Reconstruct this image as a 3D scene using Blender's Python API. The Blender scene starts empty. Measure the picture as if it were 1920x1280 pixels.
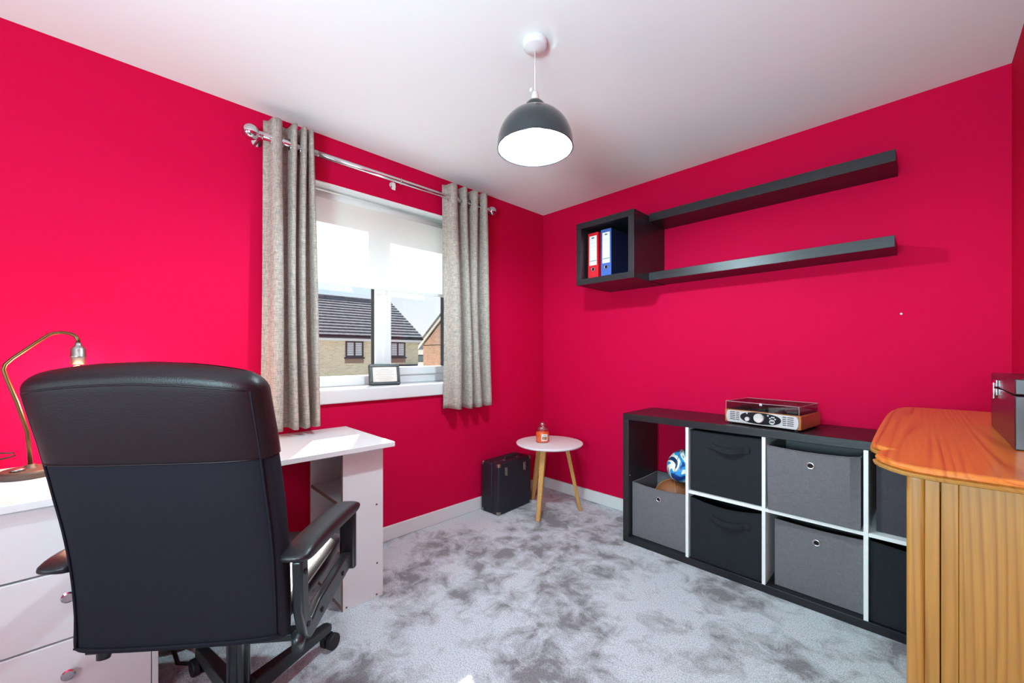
import bpy, bmesh, math, random
from mathutils import Vector, Matrix
random.seed(7)
SC = bpy.context.scene
COL = SC.collection
PI = math.pi

# ------------------------------------------------------------------ camera
YAW = math.atan(771/755.)
CAMH = 1.169
cd = bpy.data.cameras.new('camera'); cam = bpy.data.objects.new('camera', cd); COL.objects.link(cam)
cam.location = (0, 0, CAMH); cam.rotation_euler = (PI/2, 0, YAW)
cd.sensor_width = 36; cd.lens = 36*755/1920.; cd.shift_y = 24/1920.; cd.clip_start = 0.02; cd.clip_end = 300
SC.camera = cam

# ------------------------------------------------------------------ exposure
SC.view_settings.view_transform = 'Standard'; SC.view_settings.look = 'None'
SC.view_settings.exposure = 0.33; SC.view_settings.gamma = 1.0; SC.view_settings.use_curve_mapping = False

# ------------------------------------------------------------------ sky
w = bpy.data.worlds.new('sky'); SC.world = w; w.use_nodes = True
nt = w.node_tree; nt.nodes.clear()
o_ = nt.nodes.new('ShaderNodeOutputWorld'); bg = nt.nodes.new('ShaderNodeBackground')
tc = nt.nodes.new('ShaderNodeTexCoord'); sx = nt.nodes.new('ShaderNodeSeparateXYZ'); cr = nt.nodes.new('ShaderNodeValToRGB')
nt.links.new(tc.outputs['Generated'], sx.inputs[0]); nt.links.new(sx.outputs['Z'], cr.inputs[0])
nz = nt.nodes.new('ShaderNodeTexNoise'); nz.inputs['Scale'].default_value = 3; nz.inputs['Detail'].default_value = 5
nt.links.new(tc.outputs['Generated'], nz.inputs['Vector'])
cl = nt.nodes.new('ShaderNodeValToRGB'); nt.links.new(nz.outputs['Fac'], cl.inputs[0])
cl.color_ramp.elements[0].position = .45; cl.color_ramp.elements[1].position = .7
mx = nt.nodes.new('ShaderNodeMixRGB'); mx.inputs['Color2'].default_value = (.93, .96, 1, 1)
nt.links.new(cl.outputs[0], mx.inputs[0]); nt.links.new(cr.outputs[0], mx.inputs[1])
e = cr.color_ramp.elements
e[0].position = 0.0; e[0].color = (.80, .90, .97, 1); e[1].position = 1; e[1].color = (.25, .50, .90, 1)
k = cr.color_ramp.elements.new(.16); k.color = (.66, .84, .98, 1)
nt.links.new(mx.outputs[0], bg.inputs[0]); bg.inputs[1].default_value = .9; nt.links.new(bg.outputs[0], o_.inputs[0])

# ------------------------------------------------------------------ sun and large lights
def lamp(name, kind, energy, color=(1, 1, 1), **kw):
    l = bpy.data.lights.new(name, kind); l.energy = energy; l.color = color
    o = bpy.data.objects.new(name, l); COL.objects.link(o)
    for a, b in kw.items(): setattr(l, a, b)
    return o
SUN_STRENGTH = 18.0
s = lamp('sun', 'SUN', SUN_STRENGTH, (1, .96, .9), angle=math.radians(.6))
s.rotation_euler = Vector((1, -.59, -.82)).to_track_quat('-Z', 'Y').to_euler()
# added fill light, unseen behind the camera, to brighten the room
a1 = lamp('rear_fill_light', 'AREA', 30, (.56, .93, 1), shape='RECTANGLE', size=2.0, size_y=1.2)
a1.location = (-.95, -3.1, .8); a1.rotation_euler = Vector((0, 1, .12)).to_track_quat('-Z', 'Z').to_euler()

a2 = lamp('ceiling_fill_light', 'AREA', 66, (.56, .93, 1), shape='RECTANGLE', size=.7, size_y=.5)  # second added fill, out of view, aimed up at ceiling and far wall
a2.location = (-.10, -1.0, 1.25); a2.rotation_euler = Vector((-.18, .85, .72)).to_track_quat('-Z', 'Y').to_euler()

# ------------------------------------------------------------------ colour and material helpers
def lin(r, g=None, b=None):
    if g is None: r, g, b = r
    f = lambda c: (c/255./12.92) if c/255. <= .04045 else ((c/255.+.055)/1.055)**2.4
    return (f(r), f(g), f(b), 1)
MATS = {}
def mat(name, col, rough=.5, metal=0., bump=0., bscale=50., var=0., vscale=5., spec=.5, emit=None, estr=0., coat=0.,
        coordinates='Object', stretch=(1, 1, 1), detail=4.):
    if name in MATS: return MATS[name]
    m = bpy.data.materials.new(name); m.use_nodes = True; n = m.node_tree; b = n.nodes['Principled BSDF']
    c = lin(col); b.inputs['Base Color'].default_value = c; b.inputs['Roughness'].default_value = rough
    b.inputs['Metallic'].default_value = metal; b.inputs['Specular IOR Level'].default_value = spec
    b.inputs['Coat Weight'].default_value = coat; b.inputs['Coat Roughness'].default_value = .15
    if emit: b.inputs['Emission Color'].default_value = lin(emit); b.inputs['Emission Strength'].default_value = estr
    t = n.nodes.new('ShaderNodeTexCoord'); mp = n.nodes.new('ShaderNodeMapping'); mp.inputs['Scale'].default_value = stretch
    n.links.new(t.outputs[coordinates], mp.inputs[0])
    if var:
        z = n.nodes.new('ShaderNodeTexNoise'); z.inputs['Scale'].default_value = vscale; z.inputs['Detail'].default_value = detail
        n.links.new(mp.outputs[0], z.inputs['Vector'])
        r = n.nodes.new('ShaderNodeValToRGB'); n.links.new(z.outputs['Fac'], r.inputs[0])
        r.color_ramp.elements[0].position = .3; r.color_ramp.elements[1].position = .7
        r.color_ramp.elements[0].color = tuple(x*(1-var) for x in c[:3])+(1,)
        r.color_ramp.elements[1].color = tuple(min(1, x*(1+var)) for x in c[:3])+(1,)
        n.links.new(r.outputs[0], b.inputs['Base Color'])
    if bump:
        z = n.nodes.new('ShaderNodeTexNoise'); z.inputs['Scale'].default_value = bscale; z.inputs['Detail'].default_value = 3
        n.links.new(mp.outputs[0], z.inputs['Vector'])
        u = n.nodes.new('ShaderNodeBump'); u.inputs['Strength'].default_value = bump; u.inputs['Distance'].default_value = .01
        n.links.new(z.outputs['Fac'], u.inputs['Height']); n.links.new(u.outputs[0], b.inputs['Normal'])
    MATS[name] = m; return m

RED = mat('red_wall_paint', (204, 0, 62), .75, bump=.04, bscale=260, spec=.12)
WHITE = mat('white_ceiling_paint', (236, 240, 240), .8, bump=.02, bscale=120, spec=.2)
GLOSSW = mat('white_gloss_paint', (226, 226, 226), .35, spec=.4)
UPVC = mat('white_upvc', (222, 224, 226), .28)
DESKW = mat('white_melamine', (226, 224, 224), .42, bump=.01, bscale=300)
EDGE = mat('worn_board_edge', (140, 105, 95), .7)
BLK = mat('black_plastic', (22, 23, 25), .38, bump=.03, bscale=500)
BLKM = mat('satin_black_metal', (34, 40, 42), .3, metal=.2, spec=.6)
RUB = mat('black_rubber', (16, 16, 18), .6)
CHROME = mat('chrome', (215, 215, 218), .12, metal=1)
STEEL = mat('brushed_steel', (170, 165, 160), .34, metal=1)
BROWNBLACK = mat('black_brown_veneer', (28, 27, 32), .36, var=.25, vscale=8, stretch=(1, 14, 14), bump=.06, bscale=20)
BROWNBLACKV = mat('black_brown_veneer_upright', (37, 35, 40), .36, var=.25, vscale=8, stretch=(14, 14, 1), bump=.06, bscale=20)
WDIV = mat('white_divider', (238, 236, 236), .45)

def carpet():
    m = bpy.data.materials.new('grey_twist_carpet'); m.use_nodes = True; n = m.node_tree; b = n.nodes['Principled BSDF']; L = n.links.new
    t = n.nodes.new('ShaderNodeTexCoord')
    def noise(sc, de, di=0., ro=.55):
        z = n.nodes.new('ShaderNodeTexNoise'); z.inputs['Scale'].default_value = sc; z.inputs['Detail'].default_value = de
        z.inputs['Distortion'].default_value = di; z.inputs['Roughness'].default_value = ro; L(t.outputs['Object'], z.inputs['Vector']); return z
    a = noise(1.9, 9, .3, .62)
    r = n.nodes.new('ShaderNodeValToRGB'); L(a.outputs['Fac'], r.inputs[0])
    e = r.color_ramp.elements
    e[0].position = .38; e[0].color = lin(152, 147, 151); e[1].position = .56; e[1].color = lin(238, 241, 247)
    k = e.new(.46); k.color = lin(203, 203, 209)
    a2_ = noise(8.0, 7, .6, .68)
    rr = n.nodes.new('ShaderNodeMath'); rr.operation = 'MULTIPLY_ADD'; L(a2_.outputs['Fac'], rr.inputs[0]); rr.inputs[1].default_value = .7; L(a.outputs['Fac'], rr.inputs[2])
    rs_ = n.nodes.new('ShaderNodeMath'); rs_.operation = 'SUBTRACT'; L(rr.outputs[0], rs_.inputs[0]); rs_.inputs[1].default_value = .35
    L(rs_.outputs[0], r.inputs[0])
    f = noise(190, 3, 0, .7)
    r2 = n.nodes.new('ShaderNodeValToRGB'); L(f.outputs['Fac'], r2.inputs[0])
    r2.color_ramp.elements[0].position = .32; r2.color_ramp.elements[0].color = (.36, .36, .38, 1)
    r2.color_ramp.elements[1].position = .55; r2.color_ramp.elements[1].color = (1.0, 1.0, 1.0, 1)
    x = n.nodes.new('ShaderNodeMixRGB'); x.blend_type = 'MULTIPLY'; x.inputs[0].default_value = .85
    L(r.outputs[0], x.inputs[1]); L(r2.outputs[0], x.inputs[2]); L(x.outputs[0], b.inputs['Base Color'])
    b.inputs['Roughness'].default_value = .95; b.inputs['Specular IOR Level'].default_value = .1
    b.inputs['Sheen Weight'].default_value = .2
    g = noise(170, 3)
    ad = n.nodes.new('ShaderNodeMath'); ad.operation = 'ADD'; L(f.outputs['Fac'], ad.inputs[0]); L(g.outputs['Fac'], ad.inputs[1])
    u = n.nodes.new('ShaderNodeBump'); u.inputs['Strength'].default_value = .8; u.inputs['Distance'].default_value = .008
    L(ad.outputs[0], u.inputs['Height']); L(u.outputs[0], b.inputs['Normal']); return m
CARPET = carpet()

def pine(name, axis, a=(180, 126, 56), bcol=(154, 100, 40), sc=5., rough=.4, coat=.12, wob=36., lines=55.):
    m = bpy.data.materials.new(name); m.use_nodes = True; n = m.node_tree; b = n.nodes['Principled BSDF']; L = n.links.new
    t = n.nodes.new('ShaderNodeTexCoord'); mp = n.nodes.new('ShaderNodeMapping')
    st = [1, 1, 1]; st[axis] = .045; mp.inputs['Scale'].default_value = st
    L(t.outputs['Object'], mp.inputs[0])
    z = n.nodes.new('ShaderNodeTexNoise'); z.inputs['Scale'].default_value = sc; z.inputs['Detail'].default_value = 2; z.inputs['Roughness'].default_value = .4
    L(mp.outputs[0], z.inputs['Vector'])
    mu = n.nodes.new('ShaderNodeMath'); mu.operation = 'MULTIPLY_ADD'; mu.inputs[1].default_value = wob; L(z.outputs['Fac'], mu.inputs[0])
    sp = n.nodes.new('ShaderNodeSeparateXYZ'); L(t.outputs['Object'], sp.inputs[0])
    pa = n.nodes.new('ShaderNodeMath'); pa.operation = 'ADD'; oth = [q for q in (0, 1, 2) if q != axis]
    L(sp.outputs[oth[0]], pa.inputs[0]); L(sp.outputs[oth[1]], pa.inputs[1])
    pm = n.nodes.new('ShaderNodeMath'); pm.operation = 'MULTIPLY'; pm.inputs[1].default_value = lines; L(pa.outputs[0], pm.inputs[0]); L(pm.outputs[0], mu.inputs[2])
    fr = n.nodes.new('ShaderNodeMath'); fr.operation = 'FRACT'; L(mu.outputs[0], fr.inputs[0])
    r = n.nodes.new('ShaderNodeValToRGB'); L(fr.outputs[0], r.inputs[0])
    e = r.color_ramp.elements; e[0].position = 0; e[0].color = lin(a); e[1].position = 1; e[1].color = lin(a)
    k = e.new(.42); k.color = lin(a); k = e.new(.70); k.color = lin(tuple(int(a[i]*.4+bcol[i]*.6) for i in range(3))); k = e.new(.78); k.color = lin(bcol)
    z2 = n.nodes.new('ShaderNodeTexNoise'); z2.inputs['Scale'].default_value = 160; L(mp.outputs[0], z2.inputs['Vector'])
    z4 = n.nodes.new('ShaderNodeTexNoise'); z4.inputs['Scale'].default_value = 22; z4.inputs['Detail'].default_value = 2; L(mp.outputs[0], z4.inputs['Vector'])
    r4 = n.nodes.new('ShaderNodeValToRGB'); L(z4.outputs['Fac'], r4.inputs[0]); r4.color_ramp.elements[0].position = .35; r4.color_ramp.elements[1].position = .65
    xb = n.nodes.new('ShaderNodeMixRGB'); L(r4.outputs[0], xb.inputs[0]); L(r.outputs[0], xb.inputs[1]); xb.inputs[2].default_value = lin(tuple(int(a[i]*.86+bcol[i]*.14) for i in range(3)))
    x = n.nodes.new('ShaderNodeMixRGB'); x.blend_type = 'MULTIPLY'; x.inputs[0].default_value = .35
    L(xb.outputs[0], x.inputs[1]); L(z2.outputs['Fac'], x.inputs[2])
    # knots
    v = n.nodes.new('ShaderNodeTexVoronoi'); v.inputs['Scale'].default_value = 1.7; L(t.outputs['Object'], v.inputs['Vector'])
    kr = n.nodes.new('ShaderNodeValToRGB'); L(v.outputs['Distance'], kr.inputs[0]); kr.color_ramp.elements[0].position = .01; kr.color_ramp.elements[1].position = .035
    kr.color_ramp.elements[0].color = lin(96, 52, 20); kr.color_ramp.elements[1].color = (1, 1, 1, 1)
    x2 = n.nodes.new('ShaderNodeMixRGB'); x2.blend_type = 'MULTIPLY'; x2.inputs[0].default_value = .8
    L(x.outputs[0], x2.inputs[1]); L(kr.outputs[0], x2.inputs[2])
    L(x2.outputs[0], b.inputs['Base Color'])
    b.inputs['Roughness'].default_value = rough; b.inputs['Coat Weight'].default_value = coat; b.inputs['Coat Roughness'].default_value = .12
    u = n.nodes.new('ShaderNodeBump'); u.inputs['Strength'].default_value = .08; u.inputs['Distance'].default_value = .004
    L(z2.outputs['Fac'], u.inputs['Height']); L(u.outputs[0], b.inputs['Normal']); return m
PINE_Z = pine('waxed_pine_upright', 2)
PINE_TOP = pine('varnished_pine_top', 1, (226, 132, 52), (176, 70, 24), sc=7, rough=.28, coat=.35, wob=14., lines=60.)
PINE_Y = pine('waxed_pine_front', 1)
OAK = pine('pale_leg_wood', 2, (226, 172, 96), (190, 130, 62), sc=14, rough=.45, coat=.1)

def fabric(name, col, warp=900., var=.35, trans=0.):
    m = bpy.data.materials.new(name); m.use_nodes = True; n = m.node_tree; b = n.nodes['Principled BSDF']; L = n.links.new
    t = n.nodes.new('ShaderNodeTexCoord'); cs = []
    for st in ((1, 1, .08), (.08, .08, 1)):
        mp = n.nodes.new('ShaderNodeMapping'); mp.inputs['Scale'].default_value = st; L(t.outputs['Object'], mp.inputs[0])
        z = n.nodes.new('ShaderNodeTexNoise'); z.inputs['Scale'].default_value = warp; z.inputs['Detail'].default_value = 2; L(mp.outputs[0], z.inputs['Vector']); cs.append(z)
    ad = n.nodes.new('ShaderNodeMath'); ad.operation = 'ADD'; L(cs[0].outputs['Fac'], ad.inputs[0]); L(cs[1].outputs['Fac'], ad.inputs[1])
    r = n.nodes.new('ShaderNodeValToRGB'); L(ad.outputs[0], r.inputs[0]); c = lin(col)
    ha = n.nodes.new('ShaderNodeMath'); ha.operation = 'MULTIPLY'; ha.inputs[1].default_value = .5; L(ad.outputs[0], ha.inputs[0]); L(ha.outputs[0], r.inputs[0])
    r.color_ramp.elements[0].position = .38; r.color_ramp.elements[1].position = .62
    r.color_ramp.elements[0].color = tuple(x*(1-var) for x in c[:3])+(1,); r.color_ramp.elements[1].color = tuple(min(1, x*(1+var)) for x in c[:3])+(1,)
    L(r.outputs[0], b.inputs['Base Color']); b.inputs['Roughness'].default_value = .9; b.inputs['Specular IOR Level'].default_value = .15
    u = n.nodes.new('ShaderNodeBump'); u.inputs['Strength'].default_value = .4; u.inputs['Distance'].default_value = .003
    L(ad.outputs[0], u.inputs['Height']); L(u.outputs[0], b.inputs['Normal'])
    if trans:
        tr = n.nodes.new('ShaderNodeBsdfTranslucent'); L(r.outputs[0], tr.inputs[0]); ms = n.nodes.new('ShaderNodeMixShader'); ms.inputs[0].default_value = trans
        L(b.outputs[0], ms.inputs[1]); L(tr.outputs[0], ms.inputs[2]); L(ms.outputs[0], n.nodes['Material Output'].inputs[0])
    return m
LINEN = fabric('taupe_linen', (178, 166, 156), 420, .35, .12)
GREYBIN = fabric('grey_nonwoven_fabric', (112, 108, 112), 500, .12)
BLACKBIN = fabric('black_nonwoven_fabric', (38, 40, 44), 500, .15)
GREYBIN_SHADED = fabric('grey_fabric_painted_shade', (72, 68, 74), 500, .12)  # grey box fabric darkened: the cube's shade is put into its colour

def blind_mat():
    m = bpy.data.materials.new('white_blind_fabric'); m.use_nodes = True; n = m.node_tree; b = n.nodes['Principled BSDF']; L = n.links.new
    b.inputs['Base Color'].default_value = lin(232, 232, 226); b.inputs['Roughness'].default_value = .8
    tr = n.nodes.new('ShaderNodeBsdfTranslucent'); tr.inputs[0].default_value = (.95, .95, .95, 1)
    ms = n.nodes.new('ShaderNodeMixShader'); ms.inputs[0].default_value = .42
    L(b.outputs[0], ms.inputs[1]); L(tr.outputs[0], ms.inputs[2]); L(ms.outputs[0], n.nodes['Material Output'].inputs[0]); return m
BLIND = blind_mat()
def glass_mat(name, tint=(1, 1, 1), gl=.06):
    m = bpy.data.materials.new(name); m.use_nodes = True; n = m.node_tree; L = n.links.new
    n.nodes.remove(n.nodes['Principled BSDF'])
    tr = n.nodes.new('ShaderNodeBsdfTransparent'); tr.inputs[0].default_value = tint+(1,)
    g = n.nodes.new('ShaderNodeBsdfGlossy'); g.inputs['Roughness'].default_value = .03
    ms = n.nodes.new('ShaderNodeMixShader'); ms.inputs[0].default_value = gl
    L(tr.outputs[0], ms.inputs[1]); L(g.outputs[0], ms.inputs[2]); L(ms.outputs[0], n.nodes['Material Output'].inputs[0]); return m
PANE = glass_mat('window_glass', (.97, .98, .98), .04)
LIDG = glass_mat('smoky_clear_acrylic', (.78, .76, .76), .10)
JARG = glass_mat('clear_jar_glass', (.95, .92, .92), .08)

def brick_mat(name, c1, c2, mortar, sc=1.):
    m = bpy.data.materials.new(name); m.use_nodes = True; n = m.node_tree; b = n.nodes['Principled BSDF']; L = n.links.new
    t = n.nodes.new('ShaderNodeTexCoord'); s_ = n.nodes.new('ShaderNodeSeparateXYZ'); L(t.outputs['Object'], s_.inputs[0])
    ad = n.nodes.new('ShaderNodeMath'); ad.operation = 'ADD'; L(s_.outputs[0], ad.inputs[0]); L(s_.outputs[1], ad.inputs[1])
    cb = n.nodes.new('ShaderNodeCombineXYZ'); L(ad.outputs[0], cb.inputs[0]); L(s_.outputs[2], cb.inputs[1])
    k = n.nodes.new('ShaderNodeTexBrick'); L(cb.outputs[0], k.inputs['Vector'])
    k.inputs['Color1'].default_value = lin(c1); k.inputs['Color2'].default_value = lin(c2); k.inputs['Mortar'].default_value = lin(mortar)
    k.inputs['Scale'].default_value = 1; k.inputs['Brick Width'].default_value = .225*sc; k.inputs['Row Height'].default_value = .075*sc; k.inputs['Mortar Size'].default_value = .011
    L(k.outputs[0], b.inputs['Base Color']); b.inputs['Roughness'].default_value = .9; return m
BUFF = brick_mat('buff_brick', (225, 208, 170), (205, 186, 146), (220, 214, 200))
REDBRICK = brick_mat('red_brown_brick', (186, 140, 120), (160, 112, 94), (190, 175, 165))
TILE = mat('dark_grey_roof_tile', (112, 114, 118), .95, spec=.05, var=.3, vscale=6, bump=.2, bscale=12)
TILEJ = mat('dark_roof_underlay', (40, 42, 46), .9)

# ------------------------------------------------------------------ mesh builder
class MB:
    def __init__(s): s.bm = bmesh.new()
    def box(s, x0, x1, y0, y1, z0, z1, M=None):
        vs = [s.bm.verts.new((x, y, z)) for z in (z0, z1) for x, y in ((x0, y0), (x1, y0), (x1, y1), (x0, y1))]
        for f in ((3, 2, 1, 0), (4, 5, 6, 7), (0, 1, 5, 4), (1, 2, 6, 5), (2, 3, 7, 6), (3, 0, 4, 7)): s.bm.faces.new([vs[i] for i in f])
        if M: 
            for v in vs: v.co = M @ v.co
        return s
    def prism(s, pts, axis, a, b):   # polygon in the plane normal to axis, extruded from a to b
        def mk(p, t):
            return {0: (t, p[0], p[1]), 1: (p[0], t, p[1]), 2: (p[0], p[1], t)}[axis]
        A = [s.bm.verts.new(mk(p, a)) for p in pts]; B = [s.bm.verts.new(mk(p, b)) for p in pts]; n = len(pts)
        s.bm.faces.new(A[::-1]); s.bm.faces.new(B)
        for i in range(n): s.bm.faces.new((A[i], A[(i+1) % n], B[(i+1) % n], B[i]))
        return s
    def lathe(s, prof, c=(0, 0, 0), n=32, cap=True, axis='z', M=None):
        rings = []
        for r, h in prof:
            if r < 1e-6: r = 1e-5
            ring = []
            for i in range(n):
                a = 2*PI*i/n
                if axis == 'z': p = (r*math.cos(a), r*math.sin(a), h)
                elif axis == 'y': p = (r*math.cos(a), h, r*math.sin(a))
                else: p = (h, r*math.cos(a), r*math.sin(a))
                p = Vector(p)
                if M: p = M @ p
                ring.append(s.bm.verts.new(p+Vector(c)))
            rings.append(ring)
        for A, B in zip(rings, rings[1:]):
            for i in range(n): s.bm.faces.new((A[i], A[(i+1) % n], B[(i+1) % n], B[i]))
        if cap: s.bm.faces.new(rings[0][::-1]); s.bm.faces.new(rings[-1])
        return s
    def tube(s, pts, r, n=10, closed=False):
        pts = [Vector(p) for p in pts]; m = len(pts); rings = []; up = None
        rr = r if isinstance(r, (list, tuple)) else [r]*m
        for i, p in enumerate(pts):
            if closed: t = (pts[(i+1) % m]-pts[i-1]).normalized()
            else: t = (pts[min(i+1, m-1)]-pts[max(i-1, 0)]).normalized()
            if up is None:
                up = Vector((0, 0, 1)) if abs(t.z) < .9 else Vector((1, 0, 0))
            u = (up-t*up.dot(t)).normalized(); up = u; v = t.cross(u)
            rings.append([s.bm.verts.new(p+(u*math.cos(2*PI*j/n)+v*math.sin(2*PI*j/n))*rr[i]) for j in range(n)])
        pr = list(zip(rings, rings[1:]))+([(rings[-1], rings[0])] if closed else [])
        for A, B in pr:
            for j in range(n): s.bm.faces.new((A[j], A[(j+1) % n], B[(j+1) % n], B[j]))
        if not closed: s.bm.faces.new(rings[0][::-1]); s.bm.faces.new(rings[-1])
        return s
    def loft(s, rings, cap=True):
        R_ = [[s.bm.verts.new(p) for p in r] for r in rings]; n = len(rings[0])
        for A, B in zip(R_, R_[1:]):
            for j in range(n): s.bm.faces.new((A[j], A[(j+1) % n], B[(j+1) % n], B[j]))
        if cap: s.bm.faces.new(R_[0][::-1]); s.bm.faces.new(R_[-1])
        return s
    def grid(s, f, nu, nv):
        g = [[s.bm.verts.new(f(i/nu, j/nv)) for i in range(nu+1)] for j in range(nv+1)]
        for j in range(nv):
            for i in range(nu): s.bm.faces.new((g[j][i], g[j][i+1], g[j+1][i+1], g[j+1][i]))
        return s
    def sphere(s, c, r, sx=1, sy=1, sz=1, n=32, k=20, M=None):
        pr = [(r*math.sin(PI*i/k), -r*math.cos(PI*i/k)) for i in range(k+1)]
        S = Matrix.Diagonal((sx, sy, sz)); S = (M.to_3x3() @ S) if M else S
        return s.lathe(pr, c, n, M=S)
    def build(s, name, m, parent=None, bevel=0., seg=2, smooth=False, solid=0., sub=0, soff=0.):
        bmesh.ops.recalc_face_normals(s.bm, faces=s.bm.faces[:])
        me = bpy.data.meshes.new(name); off = Vector(parent.get('_o', (0, 0, 0))) if parent else Vector()
        if parent and off.length: bmesh.ops.translate(s.bm, verts=s.bm.verts[:], vec=-off)
        s.bm.to_mesh(me); s.bm.free()
        o = bpy.data.objects.new(name, me); COL.objects.link(o)
        for q in (m if isinstance(m, list) else [m]): me.materials.append(q)
        if parent: o.parent = parent; o['_o'] = tuple(off); TMP.append(o)
        if smooth:
            for p in me.polygons: p.use_smooth = True
        if solid: md = o.modifiers.new('solid', 'SOLIDIFY'); md.thickness = solid; md.offset = soff
        if bevel:
            md = o.modifiers.new('bevel', 'BEVEL'); md.width = bevel; md.segments = seg; md.limit_method = 'ANGLE'; md.angle_limit = math.radians(40); md.harden_normals = False
            for p in me.polygons: p.use_smooth = True
            if not smooth: 
                try: me.set_sharp_from_angle(angle=math.radians(35))
                except Exception: pass
        if sub: md = o.modifiers.new('sub', 'SUBSURF'); md.levels = sub; md.render_levels = sub
        return o
TMP = []
def thing(name, label, cat, loc=(0, 0, 0), group=None):
    o = bpy.data.objects.new(name, None); COL.objects.link(o); o.empty_display_size = .05
    o.location = loc; o['_o'] = tuple(loc); TMP.append(o)
    o['label'] = label; o['category'] = cat
    if group: o['group'] = group
    return o
def tag(o, label, cat, group=None):
    o['label'] = label; o['category'] = cat
    if group: o['group'] = group
    return o
def struct(o): o['kind'] = 'structure'; return o
def rootstruct(name, loc=(0, 0, 0)):
    o = bpy.data.objects.new(name, None); COL.objects.link(o); o.location = loc; o['_o'] = tuple(loc); o['kind'] = 'structure'; TMP.append(o); return o
def B(x0, x1, y0, y1, z0, z1): return MB().box(x0, x1, y0, y1, z0, z1)

# ================================================================== SETTING
XW, YB, XR, YF, H = -2.36, 2.70, .262, -3.2, 2.4
WY0, WY1, WZ0, WZ1 = .70, 1.85, .97, 2.14       # window opening
XO = -2.68
struct(B(XW, XR+.35, YF, YB, -.12, 0).build('floor', CARPET))
struct(B(XO, XR+.35, YF-.1, YB+.1, H, H+.12).build('ceiling', WHITE))
wl = MB()
wl.box(XO, XW, YF-.1, WY0, -.12, H); wl.box(XO, XW, WY1, YB+.1, -.12, H)
wl.box(XO, XW, WY0, WY1, -.12, WZ0-.085); wl.box(XO, XW, WY0, WY1, WZ1, H)
struct(wl.build('wall_left', RED))
struct(B(XW, XR+.35, YB, YB+.1, -.12, H).build('wall_back', RED))
struct(B(XR, XR+.1, YF, YB, -.12, H).build('wall_right', RED))
struct(B(XW, XR+.35, YF-.1, YF, -.12, H).build('wall_front', RED))
def skirt(name, *b): struct(B(*b).build(name, GLOSSW, bevel=.004))
skirt('baseboard_left', XW, XW+.016, YF, YB, 0, .09)
skirt('baseboard_back', XW+.016, XR-.016, YB-.016, YB, 0, .09)
skirt('baseboard_right', XR-.016, XR, YF, YB-.016, 0, .09)
# reveal plaster edge above the blind and window board
struct(B(XW-.20, XW+.03, WY0-.06, WY1+.06, .888, WZ0).build('trim_1', GLOSSW, bevel=.008, seg=3))

rv = MB(); rv.box(-2.52, XW-.001, WY0, WY1, WZ1-.006, WZ1); rv.box(-2.52, XW-.001, WY0, WY0+.006, WZ0, WZ1-.006); rv.box(-2.52, XW-.001, WY1-.006, WY1, WZ0, WZ1-.006)
struct(rv.build('trim_2', WHITE))
# window: a fixed light on the left, an opening sash on the right
XF0, XF1 = -2.60, -2.53
W = rootstruct('window_1', (-2.565, 1.275, WZ0))
fr = MB()
fr.box(XF0, XF1, WY0, WY0+.05, WZ0, WZ1); fr.box(XF0, XF1, WY1-.03, WY1, WZ0, WZ1)
fr.box(XF0, XF1, WY0+.05, WY1-.03, WZ0, WZ0+.062); fr.box(XF0, XF1, WY0+.05, WY1-.03, WZ1-.08, WZ1)
fr.build('window_frame', UPVC, W, bevel=.006)
B(XF0+.003, XF1+.004, 1.214, 1.272, WZ0+.06, WZ1-.08).build('mullion', UPVC, W, bevel=.006)
sa = MB(); a, b, c, d = 1.266, WY1-.028, WZ0+.058, WZ1-.075; t = .055; x0, x1 = XF0+.01, XF1+.018
sa.box(x0, x1, a, a+t, c, d); sa.box(x0, x1, b-t, b, c, d); sa.box(x0, x1, a+t, b-t, c, c+t); sa.box(x0, x1, a+t, b-t, d-t, d)
S_ = sa.build('sash', UPVC, W, bevel=.006)
hd = MB(); hd.box(x1, x1+.012, 1.283, 1.300, 1.60, 1.665); hd.box(x1+.010, x1+.022, 1.286, 1.297, 1.52, 1.64); hd.build('handle', UPVC, S_, bevel=.003)
g1 = B(-2.572, -2.568, WY0+.05, 1.214, WZ0+.062, WZ1-.08).build('pane', PANE, W)
g2 = B(-2.572, -2.568, a+t, b-t, c+t, d-t).build('pane', PANE, W)
gk = MB()
for (y0, y1, z0, z1) in ((WY0+.05, 1.214, WZ0+.062, WZ1-.08), (a+t, b-t, c+t, d-t)):
    q = .006
    gk.box(-2.578, -2.545, y0, y0+q, z0, z1); gk.box(-2.578, -2.545, y1-q, y1, z0, z1)
gk.build('gasket', RUB, W)
B(-2.5675, -2.566, 1.478, 1.528, 1.76, 1.81).build('sticker', mat('grey_sticker', (150, 150, 150), .6), W)

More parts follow.
